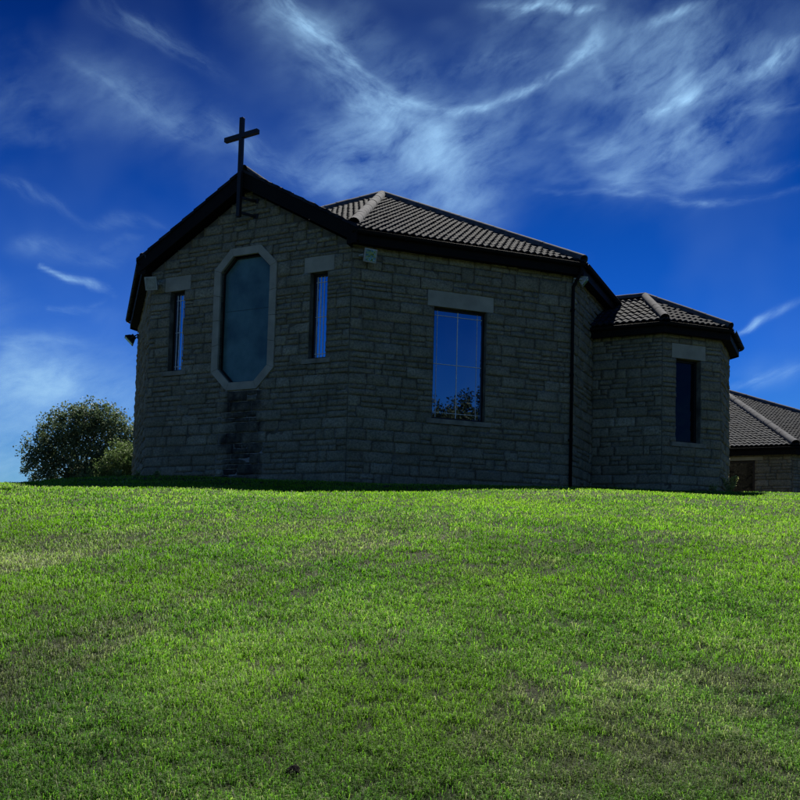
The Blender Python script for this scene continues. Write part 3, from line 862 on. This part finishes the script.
def tree(name,x,y,cl,label,cat,n,size,mat,seed,trunk_r=.09,group=None,flat=.8,fork=.5):
    """cl: clumps (dx,dy,z above ground,r)"""
    z=gz(x,y); root=empty(name,(x,y,z),label,cat,group); r=random.Random(seed)
    cs=[(x+a,y+b,z+c) for a,b,c,_ in cl]; rs=[q[3] for q in cl]
    leaves('crown',cs,rs,n,size,mat,root,seed,flat)
    m=MB(); f=Vector((x+.05,y,z+fork))
    m.tube([(x,y,z-.1),(x+.02,y,z+fork*.5),f],[trunk_r*1.3,trunk_r*1.05,trunk_r*.95],9)
    for c in cs:
        c=Vector(c); a=f+(c-f)*.45+Vector((r.uniform(-.1,.1),r.uniform(-.1,.1),.08*(c-f).length))
        m.tube([f-Vector((0,0,.03)),a,c],[trunk_r*.55,trunk_r*.32,trunk_r*.1],6)
        for _ in range(3):
            e=c+Vector((r.uniform(-1,1),r.uniform(-1,1),r.uniform(-.3,1)))*.4; b=a+(c-a)*r.uniform(.3,.9)
            m.tube([b,e],[trunk_r*.2,trunk_r*.05],5)
    m.build('trunk',bark,root,smooth=True)
    return root
k_=1.27
cl_=[(-.95,0,.75,.42),(-1.05,.1,1.15,.38),(-.75,.2,1.5,.42),(-.45,0,1.05,.40),(-.35,-.1,1.75,.45),(.05,.1,2.02,.45),(.5,0,2.0,.45),(.35,-.2,1.5,.48),(.9,.1,1.75,.42),(1.25,.1,1.45,.45),(.9,0,1.0,.5),(.1,.2,.8,.5),(-.5,.2,.45,.38),(1.4,0,.9,.42),(-1.15,0,.45,.28),(.3,0,.3,.4),(.75,-.2,.5,.5),(1.55,.1,1.2,.35)]
tree('tree',-11.15,32.0,[(a*k_,b*k_,c*k_*.92+1.22,r*k_) for a,b,c,r in cl_]+[(-.6,.3,1.3,.5),(.5,.2,1.2,.6),(1.3,0,1.2,.5)],
     'round dark grey-green tree with gaps in its crown, left of the church','tree',40000,.10,leafA,3,.09,fork=.9)
tree('bush',-9.25,30.2,[(a,b,c-.2,r) for a,b,c,r in [(0,0,1.55,.62),(.45,.05,1.85,.6),(-.4,0,1.4,.48),(.85,0,1.5,.6),(.15,.1,2.15,.5),(.95,.1,2.05,.5),(1.2,.1,1.7,.5),(-.1,0,.9,.6),(.8,0,.9,.6)]],
     'smaller yellow-green bush against the left wall, in front of the tree','bush',26000,.07,leafB,4,.05,fork=.5)
def weed(x,y,label,n,h,seed):
    z=gz(x,y); root=empty('weed',(x,y,z),label,'weed','weeds at the foot of the walls'); r=random.Random(seed)
    st=MB(); lf=MB()
    for i in range(n):
        a=r.uniform(0,6.28); L=h*r.uniform(.5,1); e=Vector((x+math.cos(a)*L*.5,y+math.sin(a)*L*.5,z+L)); s=Vector((x+r.uniform(-.04,.04),y+r.uniform(-.04,.04),z-.02))
        st.tube([s,(s+e)/2+Vector((0,0,.02)),e],[.004,.003,.002],5)
        for k in range(9):
            p=s+(e-s)*r.uniform(.3,1); lf.cur=r.random(); q=Vector((r.uniform(-1,1),r.uniform(-1,1),r.uniform(-.2,.8))).normalized(); b=q.cross(Vector((r.random(),r.random(),r.random()))).normalized(); s_=r.uniform(.03,.07)
            lf.quad([p,p+q*s_*.5+b*s_*.3,p+q*s_,p+q*s_*.5-b*s_*.3])
    st.build('stems',leafC,root); lf.build('leaves',leafC,root)
wp=A2+nrm(D[1])*.18
weed(7.47,20.95,'tall pale weed at the right foot of the projecting bay',34,.42,1)
weed(wp.x-.42,wp.y-.45,'low pale weed under the wall of the projecting bay',12,.16,2)
for i,(u,lb) in enumerate(((.75,'leftmost tiny weed in the shade below the gable'),(1.25,'middle tiny weed in the shade below the gable'),(1.75,'rightmost tiny weed in the shade below the gable'))):
    q=CL+D[0]*u+nrm(D[0])*1.6; weed(q.x,q.y,lb,8,.14,5+i)
def clod(x,y):
    z=gz(x,y); m=MB(); r=random.Random(3)
    P=[]
    for i in range(9):
        t=math.pi*i/8; row=[]
        for j in range(17):
            a=2*math.pi*j/16; v=Vector((math.sin(t)*math.cos(a),math.sin(t)*math.sin(a),math.cos(t)))
            k=1+.45*mnoise.noise(v*2.3+Vector((4,1,2)))+.2*mnoise.noise(v*6)
            row.append((x+v.x*.024*k,y+v.y*.024*k,z+.018+v.z*.020*k))
        P.append(row)
    m.grid(P); o=m.build('soil_clod',simple('dark_soil',(.009,.008,.007),.95,.4,60,.1,0,.6),None,smooth=True)
    tag(o,'small dark clod of earth lying on the lawn in the foreground','clod')
clod(-.335,3.17)
# trees across the road behind the photographer, seen mirrored in the large window
def rear_tree(x,y,H,label,seed,spread=.28,leafsize=.20,n=70000):
    r=random.Random(seed); cl=[]
    for k in range(14):
        a=r.uniform(0,6.28); f=r.random(); zz=H*(.35+.55*f); rr=H*spread*(1-.5*f)
        cl.append((math.cos(a)*rr,math.sin(a)*rr,zz,H*spread*r.uniform(.36,.6)))
    tree('tree',x,y,cl,label,'tree',n,leafsize,leafD,seed,.22,'trees mirrored in the large window',flat=.9,fork=H*.3)
rear_tree(27.7,-6.9,19.0,'taller dark tree mirrored at the right side of the large window',21,.25)
rear_tree(25.1,-8.9,12.6,'lower dark tree mirrored at the foot of the large window',22,.14)

# ------------------------------------------------------------------ light
SUN_AZ,SUN_EL=R(13),R(48)      # azimuth right of the viewing direction (+Y)
sd=Vector((math.sin(SUN_AZ)*math.cos(SUN_EL),math.cos(SUN_AZ)*math.cos(SUN_EL),math.sin(SUN_EL)))
L=bpy.data.lights.new('sun','SUN'); L.energy=5.0; L.angle=R(.5); L.color=(1,.95,.86)
lo=bpy.data.objects.new('sun',L); COL.objects.link(lo); lo.rotation_euler=(-sd).to_track_quat('-Z','Y').to_euler(); lo.location=(0,0,60)

w=bpy.data.worlds.new('World'); scn.world=w; w.use_nodes=True; nt=w.node_tree
for n in list(nt.nodes): nt.nodes.remove(n)
out=N(nt,'ShaderNodeOutputWorld'); bg=N(nt,'ShaderNodeBackground'); nt.links.new(bg.outputs[0],out.inputs[0])
sky=N(nt,'ShaderNodeTexSky'); sky.sky_type='NISHITA'; sky.sun_disc=False; sky.sun_elevation=SUN_EL; sky.sun_rotation=SUN_AZ
sky.air_density=1.0; sky.dust_density=.3; sky.ozone_density=3.0; sky.altitude=300
G=N(nt,'ShaderNodeTexCoord').outputs['Generated']
sp=N(nt,'ShaderNodeSeparateXYZ',ins={0:G}); dx,dy,dz=sp.outputs
el=M(nt,'ARCSINE',dz); az=M(nt,'ARCTAN2',dx,dy)
hsv=N(nt,'ShaderNodeHueSaturation',ins={'Saturation':1.35,'Value':1.0,'Hue':.5,'Color':sky.outputs[0]})
gam=N(nt,'ShaderNodeGamma',ins={0:hsv.outputs[0],1:1.0})
# deep blue, paler towards the horizon; unseen upper sky lightened to fill the walls
g1=ramp(nt,M(nt,'MULTIPLY',el,1/1.57),[(0,(.50,.68,.80)),(.05,(.30,.52,.74)),(.10,(.12,.38,.78)),(.15,(.06,.31,.78)),(.24,(.018,.195,.54)),(.355,(.006,.080,.27)),(.46,(.13,.19,.33)),(1,(.15,.19,.30))])
skyc=mixc(nt,1,gam.outputs[0],g1,'MULTIPLY')
veil=noisetex(nt,G,3,4,.6)
colr=mixc(nt,ramp(nt,veil,[(.45,(0,0,0)),(.8,(.12,.12,.12))]),skyc,(3.2,5.4,8.2))
nt.links.new(colr,bg.inputs[0]); bg.inputs[1].default_value=.056

# ------------------------------------------------------------------ cirrus: a thin high sheet of ice cloud far away, lit by the sun
def cirrus():
    def ae(px,py):
        X=(px-400); Y=(py-cy); cr,sr=math.cos(-roll),math.sin(-roll); X,Y=X*cr-Y*sr,X*sr+Y*cr
        v=Vector((X/f_px,1,-Y/f_px)); v=Matrix.Rotation(pitch,3,'X')@v; v.normalize()
        return math.atan2(v.x,v.y),math.asin(v.z)
    azs=np.radians(np.arange(-44,44,.15)); els=np.radians(np.arange(-1,44,.15))
    A,E_=np.meshgrid(azs,els)
    def warp(sc,amp,o):
        return (fbm(A*sc+o,E_*sc*1.6+o*2,4)-.5)*amp,(fbm(A*sc+o*3+9,E_*sc*1.6+o,4)-.5)*amp
    w1,w2=warp(12,.022,31); U=A+w1; V=E_+w2
    def wisp(pts,wd,amp,taper=True):
        tot=np.zeros_like(U); n=len(pts)-1
        for i,(p,q) in enumerate(zip(pts[:-1],pts[1:])):
            (ax,ay),(bx,by)=ae(*p),ae(*q); ex,ey=bx-ax,by-ay; L2=ex*ex+ey*ey
            t=np.clip(((U-ax)*ex+(V-ay)*ey)/L2,0,1)
            d2=(U-ax-t*ex)**2+(V-ay-t*ey)**2
            f=(i+t)/n; k=np.minimum(1,.35+2.2*np.minimum(f,1-f)) if taper else 1
            tot=np.maximum(tot,np.exp(-d2/(wd/f_px*(.5+.5*k))**2)*k)
        return tot*amp*(.62 if wd<8 else .9)
    # a: fibres falling to the right (left half of the sky), b: fibres rising to the right, c: nearly level
    WA=[([(278,-10),(322,35),(365,75),(400,104),(430,112)],6,.40),([(262,-10),(300,30),(350,85),(400,118)],17,.30),
        ([(210,120),(280,165),(345,200)],11,.20),([(60,60),(150,118),(230,160)],9,.08),([(90,0),(170,40),(235,80)],10,.12),
        ([(-10,182),(30,198),(58,207),(84,221)],4,.42),([(84,221),(120,218),(165,227)],5,.34),([(20,240),(50,244),(85,254),(118,261)],6.5,.42),([(90,243),(125,236),(140,238)],3.5,.25),
        ([(36,264),(58,275),(84,280),(103,286),(114,294)],2.6,.75)]
    WB=[([(418,112),(450,113),(485,104),(520,88),(560,68),(590,42)],5,.46),([(505,97),(530,86),(560,70)],3,.45),([(560,75),(595,35),(600,25)],7,.34),
        ([(594,50),(602,75),(612,88)],4,.30),([(530,140),(560,133),(580,128)],4,.22),([(540,180),(600,140),(680,95),(740,80)],8,.24),
        ([(640,120),(690,85),(760,68),(805,35)],12,.17),([(750,75),(790,50),(810,38)],7,.30),([(600,180),(650,165),(700,120)],7,.18),
        ([(480,5),(520,8),(560,-4)],4,.30),([(560,3),(605,8)],3,.55),([(630,28),(665,22),(710,8)],4,.40),([(510,20),(540,2),(575,0)],5,.22),
        ([(733,330),(765,319),(805,304)],3.2,.60),([(735,388),(765,378),(805,368)],5.5,.60),([(450,70),(500,60),(560,50)],12,.10)]
    WC=[([(540,190),(600,194),(650,201),(705,208),(740,204),(800,190)],3.4,.55),([(560,178),(640,186),(720,184)],8,.22),([(690,190),(740,178),(810,165)],6,.26),
        ([(560,135),(600,150),(640,150)],10,.16),([(45,310),(80,304),(102,296)],3,.45),([(720,115),(810,100)],8,.16),
        ([(-30,350),(60,345),(140,350)],10,.16),([(-30,385),(60,378),(140,392)],9,.20)]
    WD=[([(240,-10),(300,50),(350,110),(430,160)],42,.18),([(-20,55),(110,95),(210,150),(300,190)],30,.11),([(370,130),(470,130),(560,100)],34,.14),
        ([(400,180),(470,165),(560,175)],46,.15),([(520,150),(640,165),(760,150)],34,.26),([(560,70),(680,60),(810,30)],42,.17),([(620,110),(720,100),(810,70)],30,.20),
        ([(330,190),(420,200),(520,190)],24,.12),([(280,160),(340,190),(380,210)],18,.20),([(15,245),(90,245),(150,245)],16,.14),([(740,375),(800,372)],14,.18),
        ([(-40,400),(60,380),(150,395)],26,.20),([(-90,380),(150,370)],24,.16),([(-60,480),(150,480)],30,.50)]
    brk=fbm(U*7+3,V*11+5,4)
    brk=.38+.85*sstep(.34,.66,brk)
    dn=[]
    for W in (WA,WB,WC,WD):
        t=0
        for q in W: t=t+wisp(*q)
        dn.append(t*brk)
    # thin cloud elsewhere, away from the sun
    rest=sstep(.50,.75,fbm(A*4+7,E_*8+2,4))*.16*(1-sstep(.60,.70,E_))
    dn[3]=dn[3]+rest
    aL,eL_=ae(0,440)
    dn[3]=dn[3]+.30*np.exp(-((E_-eL_)/.075)**2)*(1-sstep(aL+.06,aL+.42,A))*(.55+.9*fbm(U*5,V*26,4))
    edge=(1-sstep(.62,.75,E_))*(1-sstep(.66,.76,np.abs(A)))
    Rr=2600.; Pn=np.stack([Rr*np.cos(E_)*np.sin(A),Rr*np.cos(E_)*np.cos(A),Rr*np.sin(E_)],-1).reshape(-1,3)
    n,m=A.shape; idx=np.arange(n*m).reshape(n,m); f=np.stack([idx[:-1,:-1],idx[1:,:-1],idx[1:,1:],idx[:-1,1:]],-1).reshape(-1,4)
    me=bpy.data.meshes.new('clouds'); me.vertices.add(n*m); me.vertices.foreach_set('co',Pn.astype(np.float32).ravel())
    me.loops.add(len(f)*4); me.loops.foreach_set('vertex_index',f.astype(np.int32).ravel())
    me.polygons.add(len(f)); me.polygons.foreach_set('loop_start',(np.arange(len(f))*4).astype(np.int32))
    me.update(calc_edges=True); me.polygons.foreach_set('use_smooth',[True]*len(f))
    for nm,v in zip('abcd',dn):
        at=me.attributes.new('d'+nm,'FLOAT','POINT'); at.data.foreach_set('value',(v*edge).astype(np.float32).ravel())
    for nm,v in (('su',U),('sv',V)):
        at=me.attributes.new(nm,'FLOAT','POINT'); at.data.foreach_set('value',v.astype(np.float32).ravel())
    mt,nt,out=newmat('ice_cloud'); att=lambda q:N(nt,'ShaderNodeAttribute',attribute_name=q).outputs['Fac']
    cc=N(nt,'ShaderNodeCombineXYZ',ins={0:att('su'),1:att('sv'),2:0.})
    def fib(rot,sc,st,det,o=0):
        mp=N(nt,'ShaderNodeMapping',vector_type='TEXTURE'); mp.inputs['Rotation'].default_value=(0,0,R(rot)); mp.inputs['Scale'].default_value=(st,1,1); mp.inputs['Location'].default_value=(o,o,0)
        nt.links.new(cc.outputs[0],mp.inputs['Vector'])
        return noisetex(nt,mp.outputs[0],sc,det,.62,.12)
    tot=None
    for q,rot in (('da',-27),('db',27),('dc',3)):
        c1=ramp(nt,fib(rot,26,5,5),[(.30,(.10,.10,.10)),(.52,(.8,.8,.8)),(.72,(1.35,1.35,1.35))])
        c2=ramp(nt,M(nt,'ADD',M(nt,'MULTIPLY',fib(rot+6,90,3.2,5,3),.6),M(nt,'MULTIPLY',fib(rot-14,40,1.8,5,7),.4)),[(.40,(.25,.25,.25)),(.60,(1.5,1.5,1.5))])
        x=M(nt,'MULTIPLY',M(nt,'MULTIPLY',att(q),c1),c2); tot=x if tot is None else M(nt,'ADD',tot,x)
    soft=ramp(nt,M(nt,'ADD',M(nt,'MULTIPLY',fib(20,12,1.8,8,5),.6),M(nt,'MULTIPLY',fib(28,45,2.4,6,2),.4)),[(.38,(.08,.08,.08)),(.5,(.75,.75,.75)),(.66,(1.5,1.5,1.5))])
    tot=M(nt,'ADD',tot,M(nt,'MULTIPLY',att('dd'),soft))
    tot=M(nt,'MINIMUM',tot,.93)
    tr=N(nt,'ShaderNodeBsdfTransparent'); tl=N(nt,'ShaderNodeBsdfTranslucent'); tl.inputs[0].default_value=(.19,.34,.50,1)
    mx=N(nt,'ShaderNodeMixShader'); nt.links.new(tot,mx.inputs[0]); nt.links.new(tr.outputs[0],mx.inputs[1]); nt.links.new(tl.outputs[0],mx.inputs[2]); nt.links.new(mx.outputs[0],out.inputs[0])
    me.materials.append(mt); o=bpy.data.objects.new('clouds',me); link(o); tag(o,kind='structure')
cirrus()

scn.render.engine='CYCLES'
scn.view_settings.view_transform='Standard'; scn.view_settings.look='None'; scn.view_settings.exposure=.85; scn.view_settings.gamma=1
scn.view_settings.use_curve_mapping=False
scn.cycles.max_bounces=6; scn.cycles.diffuse_bounces=3
scn.render.resolution_x=1024; scn.render.resolution_y=1024
